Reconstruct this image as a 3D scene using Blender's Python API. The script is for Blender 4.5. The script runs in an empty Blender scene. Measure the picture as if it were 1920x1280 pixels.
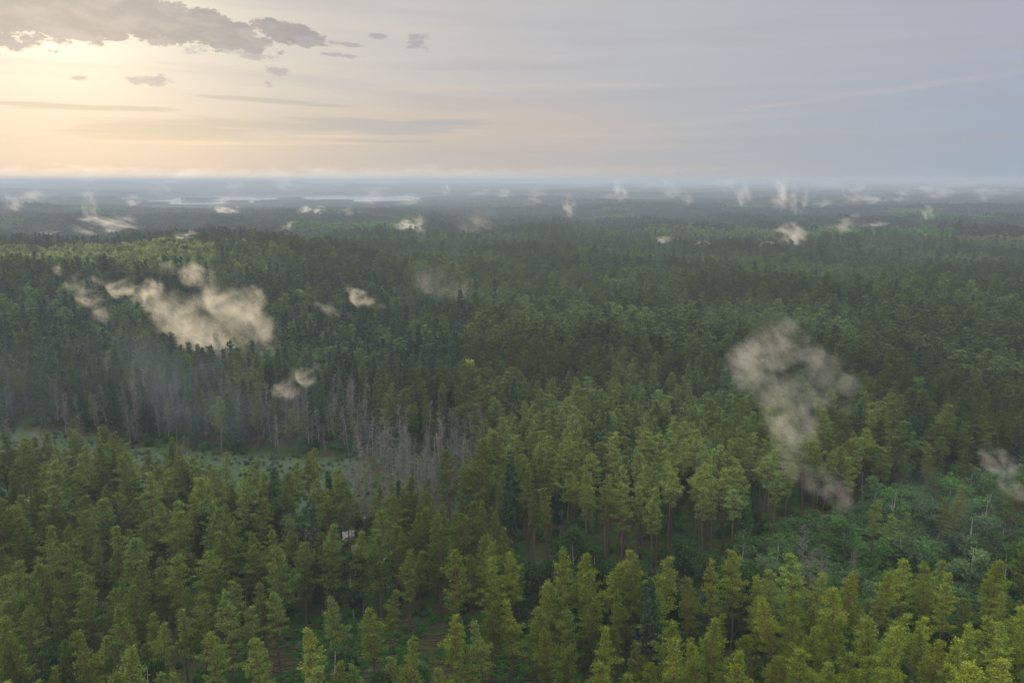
import bpy, math, random
import numpy as np
from mathutils import Vector, Matrix

R = math.radians
SC = bpy.context.scene
COL = SC.collection
rng = np.random.default_rng(7)
random.seed(7)

# ------------------------------------------------------------------ camera
CAM_H = 80.0
PITCH = R(11.43)
FPX = 1493.0                                     # focal length in pixels of the 1920 wide frame
cam_data = bpy.data.cameras.new("camera")
cam = bpy.data.objects.new("camera", cam_data)
COL.objects.link(cam)
cam.location = (0, 0, CAM_H)
cam.rotation_euler = (R(90) - PITCH, 0, 0)
cam_data.sensor_width = 36.0
cam_data.lens = 36.0 * FPX / 1920.0
cam_data.clip_start = 0.5
cam_data.clip_end = 60000
SC.camera = cam

SC.view_settings.view_transform = 'Standard'
SC.view_settings.look = 'None'
SC.view_settings.gamma = 1.0
SC.view_settings.exposure = 0.0
SC.render.engine = 'CYCLES'
cy = SC.cycles
cy.max_bounces = 5
cy.diffuse_bounces = 1
cy.glossy_bounces = 2
cy.transmission_bounces = 2
cy.volume_bounces = 0
cy.transparent_max_bounces = 8
cy.use_denoising = True
cy.denoiser = 'OPENIMAGEDENOISE'
cy.volume_max_steps = 256
cy.sample_clamp_indirect = 3.0
cy.use_adaptive_sampling = False

SUN_AZ, SUN_EL = -29.0, 10.5                      # degrees, azimuth measured from +Y towards +X
ZEN = 5.2                                        # cloud veil overhead, out of frame, boosted to light the forest

def az_el(px, py):
    a, b = (px - 960) / FPX, (640 - py) / FPX
    d = Vector((a, math.cos(PITCH) + b * math.sin(PITCH), -math.sin(PITCH) + b * math.cos(PITCH))).normalized()
    return math.degrees(math.atan2(d.x, d.y)), math.degrees(math.asin(d.z))

# ------------------------------------------------------------------ small node language
class NT:
    """expression helper over a node tree"""
    def __init__(self, tree): self.t = tree
    def node(self, typ, **kw):
        n = self.t.nodes.new(typ)
        for k, v in kw.items(): setattr(n, k, v)
        return n
    def put(self, sock, v):
        if isinstance(v, X): self.t.links.new(v.s, sock)
        elif v is not None: sock.default_value = v
    def math(self, op, a, b=None, c=None, clamp=False):
        n = self.node('ShaderNodeMath', operation=op, use_clamp=clamp)
        self.put(n.inputs[0], a); self.put(n.inputs[1], b)
        if c is not None: self.put(n.inputs[2], c)
        return X(self, n.outputs[0])
    def vmath(self, op, a, b=None, out=0, scale=None):
        n = self.node('ShaderNodeVectorMath', operation=op)
        self.put(n.inputs[0], a)
        if b is not None: self.put(n.inputs[1], b)
        if scale is not None: self.put(n.inputs['Scale'], scale)
        return X(self, n.outputs[out])
    def sstep(self, v, a, b, lo=0.0, hi=1.0, kind='SMOOTHSTEP'):
        n = self.node('ShaderNodeMapRange', interpolation_type=kind)
        self.put(n.inputs[0], v); n.inputs[1].default_value = a; n.inputs[2].default_value = b
        n.inputs[3].default_value = lo; n.inputs[4].default_value = hi
        return X(self, n.outputs[0])
    def noise(self, vec, scale, detail=3.0, rough=0.55, dim='3D', w=None, dist=0.0, color=False):
        n = self.node('ShaderNodeTexNoise', noise_dimensions=dim)
        self.put(n.inputs['Vector'], vec)
        n.inputs['Scale'].default_value = scale; n.inputs['Detail'].default_value = detail
        n.inputs['Roughness'].default_value = rough; n.inputs['Distortion'].default_value = dist
        if w is not None: self.put(n.inputs['W'], w)
        return X(self, n.outputs['Color' if color else 'Fac'])
    def mix(self, f, a, b, mode='MIX'):
        n = self.node('ShaderNodeMix', data_type='RGBA', blend_type=mode)
        self.put(n.inputs[0], f)
        for s, v in ((n.inputs[6], a), (n.inputs[7], b)):
            self.put(s, v if isinstance(v, X) else (*v, 1.0))
        return X(self, n.outputs[2])
    def xyz(self, a, b, c):
        n = self.node('ShaderNodeCombineXYZ')
        for i, v in enumerate((a, b, c)): self.put(n.inputs[i], v)
        return X(self, n.outputs[0])
    def sep(self, v):
        n = self.node('ShaderNodeSeparateXYZ'); self.put(n.inputs[0], v)
        return [X(self, o) for o in n.outputs]
class X:
    def __init__(self, nt, s): self.nt, self.s = nt, s
    def __add__(a, b): return a.nt.math('ADD', a, b)
    def __radd__(a, b): return a.nt.math('ADD', b, a)
    def __sub__(a, b): return a.nt.math('SUBTRACT', a, b)
    def __rsub__(a, b): return a.nt.math('SUBTRACT', b, a)
    def __mul__(a, b): return a.nt.math('MULTIPLY', a, b)
    def __rmul__(a, b): return a.nt.math('MULTIPLY', b, a)
    def __truediv__(a, b): return a.nt.math('DIVIDE', a, b)
    def __pow__(a, b): return a.nt.math('POWER', a, b)

# ------------------------------------------------------------------ world: evening sky with a thin veil and clouds
world = bpy.data.worlds.new("World"); SC.world = world; world.use_nodes = True
wt = world.node_tree; wt.nodes.clear(); n = NT(wt)
geo = X(n, n.node('ShaderNodeTexCoord').outputs['Generated'])
dx, dy, dz = n.sep(n.vmath('NORMALIZE', geo))
AZ = n.math('ARCTAN2', dx, dy) * (180 / math.pi)
EL = n.math('ARCSINE', dz) * (180 / math.pi)
sky = n.node('ShaderNodeTexSky', sky_type='NISHITA', sun_disc=False)
sky.sun_elevation = R(SUN_EL); sky.sun_rotation = R(SUN_AZ); sky.air_density = 1.0; sky.dust_density = 1.5; sky.altitude = 100
nish = n.vmath('SCALE', X(n, sky.outputs[0]), scale=0.06)
# angular distance from the hidden sun
sd = Vector((math.sin(R(SUN_AZ)) * math.cos(R(SUN_EL)), math.cos(R(SUN_AZ)) * math.cos(R(SUN_EL)), math.sin(R(SUN_EL))))
dotp = n.vmath('DOT_PRODUCT', n.vmath('NORMALIZE', geo), tuple(sd), out=1)
ang = n.math('ARCCOSINE', n.math('MINIMUM', dotp, 0.99999)) * (180 / math.pi)
soft = n.noise(n.xyz(AZ * 0.035, EL * 0.16, 0.0), 1.0, 3, 0.5)
warm = n.sstep(AZ + (soft - 0.5) * 14, -20.0, 32.0, 1.0, 0.0, 'LINEAR')
low = n.sstep(EL, 0.0, 9.0, 1.0, 0.0)
cool_c = n.mix(low, (0.425, 0.455, 0.55), (0.365, 0.44, 0.55))
warm_c = n.mix(low, (0.64, 0.60, 0.55), (0.555, 0.51, 0.46))
veil = n.mix(warm, cool_c, warm_c)
# the grey-mauve zone in the middle, and a rosy band low over the horizon
rosy = n.sstep(EL, 0.0, 1.8, 1.0, 0.0) * n.sstep(AZ, 6.0, 30.0, 1.0, 0.0)
veil = n.mix(rosy * 0.7, veil, (0.60, 0.50, 0.44))
peach = n.sstep(n.math('ABSOLUTE', EL - 3.6 + AZ * 0.03), 0.0, 3.0, 1.0, 0.0) * n.sstep(n.math('ABSOLUTE', AZ + 2.0), 2.0, 18.0, 1.0, 0.0)
veil = n.mix(peach * 0.34, veil, (0.74, 0.52, 0.38))
# glow round the sun behind the thin cloud
glow = n.math('EXPONENT', ang * -0.225) * n.sstep(EL, 0.5, 8.5, 0.24, 1.0)
veil = n.mix(n.math('MINIMUM', glow * 1.75, 1.0), veil, (1.04, 0.97, 0.80))
# streaky high cloud
st = n.noise(n.xyz(AZ * 0.05, EL * 0.85 + AZ * 0.012, 3.0), 1.0, 4, 0.55, dist=0.3)
stf = n.sstep(st, 0.45, 0.72) * n.sstep(EL, 0.6, 2.5)
veil = n.mix(stf * 0.34, veil, (0.43, 0.42, 0.45))
stl = n.sstep(n.noise(n.xyz(AZ * 0.045, EL * 0.9 - AZ * 0.02, 9.0), 1.0, 4, 0.5), 0.52, 0.75)
veil = n.mix(stl * 0.30, veil, n.mix(warm, (0.45, 0.48, 0.56), (0.86, 0.72, 0.50)))
# clouds, each an ellipse in azimuth / elevation roughened by noise
fine = n.noise(n.xyz(AZ * 0.75, EL * 1.5, 1.0), 1.0, 8, 0.68)
def ell(cx, cy_, rx, ry, slope=0.0):
    """px centre, px radii, slope in px per px (down to the right)"""
    a, e = az_el(cx, cy_); k = 0.0366                    # degrees per px, roughly
    u = (AZ - a); v = (EL - e) + u * slope
    return 1.0 - (u * (1 / (rx * k))) ** 2 - (v * (1 / (ry * k))) ** 2
def field(lst):
    f = None
    for q in lst:
        e = ell(*q); f = e if f is None else n.math('MAXIMUM', f, e)
    return f
big = field([(60, 16, 190, 50, .04), (260, 32, 210, 38, .10), (400, 58, 110, 26, .22), (470, 80, 42, 18, .2), (540, 62, 70, 20, .2),
             (150, 62, 90, 14, 0), (-160, 20, 200, 60, 0)])
bigm = n.sstep(big + (fine - 0.5) * 3.3, -0.25, 0.30)
veil = n.mix(bigm * 0.92, veil, n.mix(n.sstep(n.noise(n.xyz(AZ * 0.5, EL * 1.1, 7.0), 1.0, 5, 0.6), .40, .66), (0.285, 0.285, 0.315), (0.39, 0.375, 0.385)))
rim = bigm * (1.0 - bigm) * 4.0 * n.sstep(ang, 26.0, 4.0)
veil = n.mix(rim * 0.45, veil, (1.0, 0.93, 0.78))
small = field([(283, 150, 42, 12, -.05), (786, 80, 28, 17, .1), (365, 92, 24, 12, 0), (512, 132, 30, 8, .1), (503, 158, 11, 8, 0), (705, 68, 20, 6, 0),
               (148, 146, 16, 7, 0), (10, 82, 26, 6, 0), (465, 100, 52, 11, .1), (642, 104, 40, 5, .05), (38, 60, 18, 7, .2), (572, 76, 30, 9, .1), (640, 82, 50, 5, .1)])
smm = n.sstep(small + (fine - 0.5) * 5.0, 0.0, 0.9)
veil = n.mix(smm * 0.75, veil, (0.38, 0.37, 0.41))
stre = field([(620, 236, 340, 18, .0), (300, 244, 190, 24, .0), (780, 232, 190, 9, -.02), (130, 200, 180, 7, 0), (520, 190, 150, 6, .05), (720, 266, 120, 5, 0)])
stnz = n.noise(n.xyz(AZ * 0.16, EL * 2.6, 2.0), 1.0, 4, 0.55)
strm = n.sstep(stre + (stnz - 0.5) * 2.6, 0.0, 0.9)
veil = n.mix(strm * 0.9, veil, n.mix(n.sstep(AZ, -22, -2), (0.50, 0.47, 0.42), (0.42, 0.44, 0.48)))
lines = field([(380, 268, 230, 5, 0), (640, 268, 200, 4, .0), (1150, 160, 160, 5, -.01), (1700, 165, 330, 7, -.10), (620, 256, 90, 3, 0)])
linm = n.sstep(lines + (stnz - 0.5) * 3.0, 0.1, 1.0)
veil = n.mix(linm * 0.42, veil, n.mix(warm, (0.50, 0.49, 0.58), (0.90, 0.68, 0.46)))
# low bank of bright far-off fog over the left horizon
bank = n.sstep(EL + (n.noise(n.xyz(AZ * 0.5, EL * 1.6, 5.0), 1.0, 5, 0.6) - 0.5) * 1.5, 0.35, 1.0, 1.0, 0.0) * n.sstep(AZ, -6.0, 14.0, 1.0, 0.0)
veil = n.mix(bank * 0.85, veil, n.mix(warm, (0.50, 0.53, 0.58), (0.78, 0.76, 0.67)))
up_ = n.sstep(EL, 12.0, 55.0, 1.0, ZEN)
back = n.sstep(dy, -0.5, 0.3, 1.5, 1.0)  # unseen sky behind the camera boosted as well, to brighten the forest
fin = n.vmath('SCALE', n.mix(0.90, nish, veil), scale=up_ * back)
bg = n.node('ShaderNodeBackground'); n.put(bg.inputs[0], fin); bg.inputs[1].default_value = 1.0
out = n.node('ShaderNodeOutputWorld'); wt.links.new(bg.outputs[0], out.inputs[0])
world.cycles.sampling_method = 'MANUAL'; world.cycles.sample_map_resolution = 512

# ------------------------------------------------------------------ sun, softened by the thin cloud in front of it
sun_data = bpy.data.lights.new("sun", 'SUN'); sun = bpy.data.objects.new("sun", sun_data); COL.objects.link(sun)
sun_data.energy = 4.8; sun_data.angle = R(7); sun_data.color = (1.0, 0.86, 0.62)
sun.rotation_euler = (-sd).to_track_quat('-Z', 'Y').to_euler()
sun.location = (-200, 200, 300)

# ------------------------------------------------------------------ terrain
def ss(a, b, v):
    t = np.clip((v - a) / (b - a), 0, 1); return t * t * (3 - 2 * t)
_w = [(math.cos(a), math.sin(a), f, ph, w) for a, f, ph, w in
      ((.3, 1/760, .3, 1), (1.3, 1/540, 1.9, .8), (2.2, 1/980, 4.0, 1.1), (1.75, 1/430, 2.2, .5), (.9, 1/1500, 5.1, 1.2), (1.55, 1/640, .7, .9))]
LAKE_Z = -13.0
def height(x, y):
    x = np.asarray(x, float); y = np.asarray(y, float)
    r = np.hypot(x, y)
    s = 0
    for c, sn, f, ph, w in _w: s = s + w * np.sin((x * c + y * sn) * f * 2 * math.pi + ph)
    h = s * (1.0 * ss(250, 500, r) + 2.6 * ss(600, 2500, r) + 5.0 * ss(4000, 12000, r)) - 6 * ss(900, 1400, r)
    h = h + 0.35 * np.sin(x * .11 + 1) * np.cos(y * .09) + 0.25 * np.sin(x * .31) * np.sin(y * .27 + 2)
    rl = np.sin((x * .8 + y * .6) / 31 + 1.1) + .8 * np.sin((x * -.5 + y * .86) / 43 + 2.3) + .7 * np.sin((x * .35 + y * .94) / 24 + .4)
    h = h + rl * 2.3 * ss(225, 330, r) * (1 - ss(1400, 2000, r)) * (1 + ss(500, 900, r))
    h = h + 24 * np.exp(-(((x + 275) / 190) ** 2 + ((y - 560) / 170) ** 2))
    h = h + 7 * np.exp(-(((x - 260) / 260) ** 2 + ((y - 420) / 160) ** 2))
    h = h + 42 * np.exp(-(((x + 3300) / 3000) ** 2 + ((y - 8600) / 1100) ** 2)) + 30 * np.exp(-(((x - 5200) / 2600) ** 2 + ((y - 11500) / 1300) ** 2))
    h = h + 26 * ss(11000, 17000, r)
    # lake basin, 4 to 6 km out on the left
    fr = np.exp(-(((x + .25 * y) / 900) ** 4)) * ss(1700, 2500, y) * (1 - ss(6000, 7000, y))
    h = h * (1 - fr) + (LAKE_Z + 1.3) * fr + np.clip(h, -6, 2) * fr * .15
    u = (x + 1200) / 1080 + .14 * np.sin(y / 260) ; v = (y - 4550) / 1250 + .10 * np.sin(x / 310) + .08 * np.sin(x / 130)
    m = 1 - ss(.78, 1.02, np.hypot(u, v))
    isl = np.exp(-(((x + 1050) / 110) ** 2 + ((y - 3900) / 120) ** 2)) + np.exp(-(((x + 1520) / 190) ** 2 + ((y - 3900) / 160) ** 2)) * .9
    h = h * (1 - m) + (LAKE_Z - 7 + 10.5 * isl) * m
    # the bog and the thicket valley lie slightly low
    return h
def hgt(x, y): return float(height(x, y))
def project(x, y, z):
    x = np.asarray(x, float); y = np.asarray(y, float); d = np.asarray(z, float) - CAM_H
    dep = y * math.cos(PITCH) - d * math.sin(PITCH); up = y * math.sin(PITCH) + d * math.cos(PITCH)
    dep = np.where(dep < 1, 1, dep)
    return 960 + FPX * x / dep, 640 - FPX * up / dep
def ray(px, py):
    a, b = (px - 960) / FPX, (640 - py) / FPX
    return Vector((a, math.cos(PITCH) + b * math.sin(PITCH), -math.sin(PITCH) + b * math.cos(PITCH))).normalized()
def hit(px, py, lift=0.0, tmax=20000):
    """where the sight line through a pixel of the photograph meets the terrain raised by lift"""
    d = ray(px, py); t = 60.0
    while t < tmax:
        p = d * t; z = CAM_H + p.z
        if z < hgt(p.x, p.y) + lift: return Vector((p.x, p.y, z)), t
        t *= 1.006
    return None, None
def flat(px, py):
    d = ray(px, py); t = CAM_H / -d.z
    return d.x * t, d.y * t

# ------------------------------------------------------------------ materials
def new_mat(name):
    m = bpy.data.materials.new(name); m.use_nodes = True; m.node_tree.nodes.clear(); return m, NT(m.node_tree)
def finish(m, n, surf=None, vol=None):
    o = n.node('ShaderNodeOutputMaterial')
    if surf is not None: m.node_tree.links.new(surf, o.inputs[0])
    if vol is not None: m.node_tree.links.new(vol, o.inputs[1])
    return m
def foliage_mat(name, trans=0.30, var=0.35):
    m, n = new_mat(name)
    at = n.node('ShaderNodeAttribute', attribute_type='INSTANCER', attribute_name='tint')
    g = n.node('ShaderNodeNewGeometry')
    f = n.math('MULTIPLY_ADD', X(n, g.outputs['Random Per Island']), 2 * var, 1 - var)
    c = n.vmath('SCALE', X(n, at.outputs['Color']), scale=f)
    d = n.node('ShaderNodeBsdfDiffuse'); n.put(d.inputs[0], c)
    t = n.node('ShaderNodeBsdfTranslucent'); n.put(t.inputs[0], n.vmath('MULTIPLY', c, (1.25, 1.2, .6)))
    mx = n.node('ShaderNodeMixShader'); mx.inputs[0].default_value = trans
    m.node_tree.links.new(d.outputs[0], mx.inputs[1]); m.node_tree.links.new(t.outputs[0], mx.inputs[2])
    return finish(m, n, mx.outputs[0])
def bark_mat(name, lowc, topc, z0, z1):
    m, n = new_mat(name)
    tc = n.node('ShaderNodeTexCoord'); p = X(n, tc.outputs['Object'])
    x_, y_, z_ = n.sep(p)
    nz = n.noise(n.xyz(x_ * 3, y_ * 3, z_ * .6), 2.0, 3)
    c = n.mix(n.sstep(z_ + (nz - .5) * 5, z0, z1), lowc, topc)
    c = n.mix(nz * .7, c, tuple(v * .45 for v in lowc))
    d = n.node('ShaderNodeBsdfDiffuse'); n.put(d.inputs[0], c)
    return finish(m, n, d.outputs[0])
M_NEEDLE = foliage_mat("needles", 0.20, 0.45)
M_LEAF = foliage_mat("leaves", 0.34, 0.35)
M_PINEBARK = bark_mat("pine_bark", (.075, .060, .048), (.17, .10, .06), 5, 10)
M_GREYBARK = bark_mat("spruce_bark", (.10, .085, .07), (.13, .11, .09), 2, 12)
M_DEAD = bark_mat("dead_wood", (.125, .12, .108), (.19, .185, .168), 3, 14)
M_TWIG = foliage_mat("bare_twigs", 0.0, 0.3)
M_BIRCH = bark_mat("birch_bark", (.22, .21, .19), (.42, .40, .37), 1, 6)

m, n = new_mat("forest_floor")
pos = X(n, n.node('ShaderNodeNewGeometry').outputs['Position'])
a = n.noise(pos, 0.09, 5, .6); b = n.noise(pos, 0.6, 4, .65); c3 = n.noise(pos, 0.02, 3, .5)
col = n.mix(n.sstep(a, .40, .62), (.017, .032, .010), (.034, .026, .015))
col = n.mix(n.sstep(b, .48, .68), col, (.022, .062, .013))
col = n.mix(n.sstep(c3, .52, .62) * 0.5, col, (.055, .060, .026))
ba = n.node('ShaderNodeAttribute', attribute_type='GEOMETRY', attribute_name='bog')
col = n.mix(n.math('MULTIPLY', X(n, ba.outputs['Fac']), .9), col, n.mix(n.sstep(b, .38, .62), (.028, .052, .024), (.056, .068, .042)))
d = n.node('ShaderNodeBsdfDiffuse'); n.put(d.inputs[0], col)
bp = n.node('ShaderNodeBump'); bp.inputs['Strength'].default_value = .8; bp.inputs['Distance'].default_value = .5
n.put(bp.inputs['Height'], b); m.node_tree.links.new(bp.outputs[0], d.inputs['Normal'])
M_GROUND = finish(m, n, d.outputs[0])

m, n = new_mat("open_water")
pb = n.node('ShaderNodeBsdfPrincipled'); pb.inputs['Base Color'].default_value = (.015, .02, .02, 1)
pb.inputs['Roughness'].default_value = .04; pb.inputs['IOR'].default_value = 1.8
pos = X(n, n.node('ShaderNodeNewGeometry').outputs['Position'])
bp = n.node('ShaderNodeBump'); bp.inputs['Strength'].default_value = .15; bp.inputs['Distance'].default_value = .05
n.put(bp.inputs['Height'], n.noise(pos, 1.5, 3)); m.node_tree.links.new(bp.outputs[0], pb.inputs['Normal'])
M_WATER = finish(m, n, pb.outputs[0])

# ------------------------------------------------------------------ mesh helpers
def make_mesh(name, V, F, mats, MI=None, attrs=None):
    V = np.asarray(V, np.float32).reshape(-1, 3); F = np.asarray(F, np.int32).reshape(-1, 3)
    me = bpy.data.meshes.new(name)
    me.vertices.add(len(V)); me.vertices.foreach_set('co', V.ravel())
    if len(F):
        me.loops.add(F.size); me.loops.foreach_set('vertex_index', F.ravel())
        me.polygons.add(len(F)); me.polygons.foreach_set('loop_start', np.arange(0, F.size, 3, dtype=np.int32))
        if MI is not None: me.polygons.foreach_set('material_index', np.asarray(MI, np.int32))
    for mt in mats: me.materials.append(mt)
    for k, (typ, arr) in (attrs or {}).items():
        at = me.attributes.new(k, typ, 'POINT')
        arr = np.asarray(arr)
        at.data.foreach_set({'INT': 'value', 'FLOAT_VECTOR': 'vector', 'FLOAT_COLOR': 'color'}[typ], arr.ravel())
    me.update(calc_edges=True)
    return me
class Geo:
    def __init__(s): s.V, s.F, s.n = [], [], 0
    def add(s, V, F):
        V = np.asarray(V, float).reshape(-1, 3); F = np.asarray(F, int).reshape(-1, 3)
        s.V.append(V); s.F.append(F + s.n); s.n += len(V)
    def tube(s, pts, rad, k=6):
        pts = np.asarray(pts, float); m = len(pts)
        V = []
        for i, p in enumerate(pts):
            t = pts[min(i + 1, m - 1)] - pts[max(i - 1, 0)]; t = t / (np.linalg.norm(t) + 1e-9)
            a = np.cross(t, (0.3, .9, .1)); a /= np.linalg.norm(a) + 1e-9; b = np.cross(t, a)
            for j in range(k):
                th = 2 * math.pi * j / k; V.append(p + rad[i] * (a * math.cos(th) + b * math.sin(th)))
        F = []
        for i in range(m - 1):
            for j in range(k):
                q = (i * k + j, i * k + (j + 1) % k, (i + 1) * k + (j + 1) % k, (i + 1) * k + j)
                F += [(q[0], q[1], q[2]), (q[0], q[2], q[3])]
        s.add(V, F)
    def tufts(s, C, per, spread, size, flat_=0.5, r=rng, outward=None):
        """per small triangular sprays round each centre in C"""
        C = np.asarray(C, float); m = len(C) * per
        P = np.repeat(C, per, 0) + r.normal(size=(m, 3)) * np.asarray(spread)
        e1 = r.normal(size=(m, 3)); e1[:, 2] *= flat_
        if outward is not None: e1 += np.repeat(outward, per, 0) * 1.0
        e1 /= np.linalg.norm(e1, axis=1, keepdims=True) + 1e-9
        e2 = r.normal(size=(m, 3)); e2[:, 2] *= flat_; e2 -= e1 * (e1 * e2).sum(1, keepdims=True)
        e2 /= np.linalg.norm(e2, axis=1, keepdims=True) + 1e-9
        sz = size * r.uniform(.6, 1.35, (m, 1))
        V = np.stack([P - e1 * sz * .5 - e2 * sz * .33, P - e1 * sz * .5 + e2 * sz * .33, P + e1 * sz * .6], 1).reshape(-1, 3)
        s.add(V, np.arange(m * 3).reshape(-1, 3))
    def arr(s): return (np.concatenate(s.V), np.concatenate(s.F)) if s.V else (np.zeros((0, 3)), np.zeros((0, 3), int))

# ------------------------------------------------------------------ tree shapes; each returns (wood Geo, crown Geo)
def pine(seed, det=1.0, bole=None):
    r = np.random.default_rng(seed); H = 17.0
    wood, crown = Geo(), Geo()
    bend = r.normal(size=2) * .5
    tp = lambda z: np.array([bend[0] * (z / H) ** 2 + .15 * math.sin(z * .5 + seed), bend[1] * (z / H) ** 2, z])
    zs = np.linspace(-.4, H, 9); wood.tube([tp(z) for z in zs], [max(.03, .19 * (1 - max(z, 0) / H) ** .8) for z in zs], 6 if det > .5 else 4)
    z0 = H * (r.uniform(.36, .52) if det > .5 else r.uniform(.45, .60)); Rm = r.uniform(2.4, 3.1) * (1 if det > .5 else 1.1); z = z0
    if bole: z0 = H * bole; Rm *= .88
    z = z0
    gapa = r.uniform(0, 6.28); shape = r.uniform(.85, 1.25); step = .74 if det > .5 else (.8 if det > .2 else 1.4)
    C, O = [], []
    while z < H - .2:
        t = (z - z0) / (H - z0)
        R0 = Rm * min(1, .45 + 2.0 * t) * (1 - t) ** shape * 1.12 + .12
        nb = int(r.integers(4, 7)) if det > .2 else 4
        a0 = r.uniform(0, 6.28); tier = r.uniform(.72, 1.18)
        for j in range(nb):
            a = a0 + j * 6.28 / nb + r.normal() * .25
            L = R0 * tier * r.uniform(.50, 1.25)
            if math.cos(a - gapa) > .6 and t < .5: L *= .6
            if r.random() < .10: continue
            up = .15 + .75 * t + r.normal() * .12
            d = np.array([math.cos(a), math.sin(a), 0])
            p0 = tp(z)
            pts = [p0, p0 + d * L * .5 + np.array([0, 0, L * .5 * up * .8]), p0 + d * L + np.array([0, 0, L * up])]
            if det > .5: wood.tube(pts, [.05, .035, .015], 3)
            k = max(1, int(L / (.42 if det > .5 else .62 if det > .2 else 1.3)))
            for i in range(k):
                f = 1 - i * (.62 / k) if k > 1 else .8
                C.append(pts[0] * (1 - f) + pts[2] * f + np.array([0, 0, .12]) + r.normal(size=3) * .12); O.append(d + np.array([0, 0, .6]))
        z += step * r.uniform(.75, 1.25)
    C.append(tp(H)); O.append(np.array([0, 0, 1.])); C.append(tp(H - .45)); O.append(np.array([0, 0, 1.]))
    if det > .5: crown.tufts(C, 40, (.25, .25, .10), .20, .32, r, np.array(O))
    elif det > .2: crown.tufts(C, 14, (.34, .34, .13), .48, .35, r, np.array(O))
    else: crown.tufts(C, 4, (.6, .6, .35), 1.5, .6, r, np.array(O))
    if det > .5:                                        # dead stubs on the bare bole
        for i in range(9):
            zz = r.uniform(z0 * .35, z0); a = r.uniform(0, 6.28); L = r.uniform(.4, 1.4)
            wood.tube([tp(zz), tp(zz) + np.array([math.cos(a) * L, math.sin(a) * L, r.uniform(-.2, .3)])], [.03, .01], 3)
    return wood, crown
def spruce(seed, det=1.0):
    r = np.random.default_rng(seed); H = 20.0
    wood, crown = Geo(), Geo()
    wood.tube([(0, 0, z) for z in np.linspace(-.4, H, 6)], [.22, .17, .13, .09, .05, .02], 5)
    z = H * r.uniform(.08, .2); z0 = z; Rm = r.uniform(1.7, 2.2)
    C, O = [], []
    while z < H:
        t = (z - z0) / (H - z0); R0 = Rm * (1 - t) ** .8 + .12
        nb = 6 if det > .5 else 5
        a0 = r.uniform(0, 6.28)
        for j in range(nb):
            a = a0 + j * 6.28 / nb + r.normal() * .2; L = R0 * r.uniform(.6, 1.2)
            d = np.array([math.cos(a), math.sin(a), 0]); k = max(1, int(L / (.45 if det > .5 else .8)))
            for i in range(k):
                f = 1 - i * .8 / k
                C.append(np.array([0, 0, z]) + d * L * f + np.array([0, 0, -.35 * L * f * (1 - t * .9)])); O.append(d + np.array([0, 0, -.35 + t]))
        z += (.5 if det > .5 else .85) * r.uniform(.8, 1.2)
    C.append(np.array([0, 0, H])); O.append(np.array([0, 0, 2.]))
    if det > .5: crown.tufts(C, 9, (.20, .20, .12), .42, .45, r, np.array(O))
    else: crown.tufts(C, 5, (.3, .3, .2), .85, .5, r, np.array(O))
    return wood, crown
def broadleaf(seed, det=1.0, H=11.0, W=2.6, low=.25):
    r = np.random.default_rng(seed)
    wood, crown = Geo(), Geo()
    b = r.normal(size=2) * .4
    top = np.array([b[0], b[1], H * .9])
    wood.tube([(0, 0, -.4), tuple(top * .35), tuple(top * .7), tuple(top)], [.14, .11, .07, .02], 5)
    C, O = [], []
    nl = int(r.integers(9, 14))
    for i in range(nl):
        t = r.uniform(low, .95); a = r.uniform(0, 6.28)
        prof = math.sin(math.pi * min(1, max(0, (t - low) / (1.02 - low))) ** .8) ** .7
        c = np.array([math.cos(a) * W * prof * .6, math.sin(a) * W * prof * .6, H * t]); lr = r.uniform(.8, 1.35) * (W / 2.6)
        wood.tube([tuple(top * max(.15, t - .25)), tuple(c)], [.05, .015], 3)
        m = int(16 * lr ** 2 * (1 if det > .5 else .45)) + 3
        v = r.normal(size=(m, 3)); v /= np.linalg.norm(v, axis=1, keepdims=True)
        q = c + v * lr * r.uniform(.5, 1.05, (m, 1)) * np.array([1, 1, .8])
        C += list(q); O += list(v * .6 + np.array([0, 0, .4]))
    C.append(top + np.array([0, 0, H * .08])); O.append(np.array([0, 0, 1.]))
    if det > .5: crown.tufts(C, 13, (.26, .26, .20), .34, .8, r, np.array(O))
    else: crown.tufts(C, 7, (.4, .4, .3), .75, .8, r, np.array(O))
    return wood, crown
def bare(seed, H=15.0, dense=1.0):
    r = np.random.default_rng(seed)
    wood, tw = Geo(), Geo()
    b = r.normal(size=2) * .5
    tp = lambda z: np.array([b[0] * (z / H) ** 1.5 + .12 * math.sin(z * .8 + seed), b[1] * (z / H) ** 1.5, z])
    zs = np.linspace(-.4, H, 9); wood.tube([tp(z) for z in zs], [max(.02, .13 * (1 - max(z, 0) / H) ** .8) for z in zs], 5)
    nb = int(46 * dense)
    for i in range(nb):
        z = H * (.28 + .7 * (i + r.random()) / nb); a = r.uniform(0, 6.28); L = (1.9 * (1 - z / H) ** .6 + .35) * r.uniform(.6, 1.2)
        p0 = tp(z); d = np.array([math.cos(a), math.sin(a), r.uniform(.0, .8)])
        p1 = p0 + d * L
        wood.tube([p0, (p0 + p1) / 2 + r.normal(size=3) * .08, p1], [.032, .02, .008], 3)
        m = int(11 * dense)
        f = r.uniform(.15, 1, (m, 1)); base = p0 * (1 - f) + p1 * f
        e = r.normal(size=(m, 3)) + d * .8 + np.array([0, 0, .3]); e /= np.linalg.norm(e, axis=1, keepdims=True)
        l = r.uniform(.35, .95, (m, 1)); s_ = np.cross(e, r.normal(size=(m, 3))); s_ /= np.linalg.norm(s_, axis=1, keepdims=True)
        V = np.stack([base - s_ * .026, base + s_ * .026, base + e * l], 1).reshape(-1, 3)
        tw.add(V, np.arange(m * 3).reshape(-1, 3))
    return wood, tw
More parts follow.
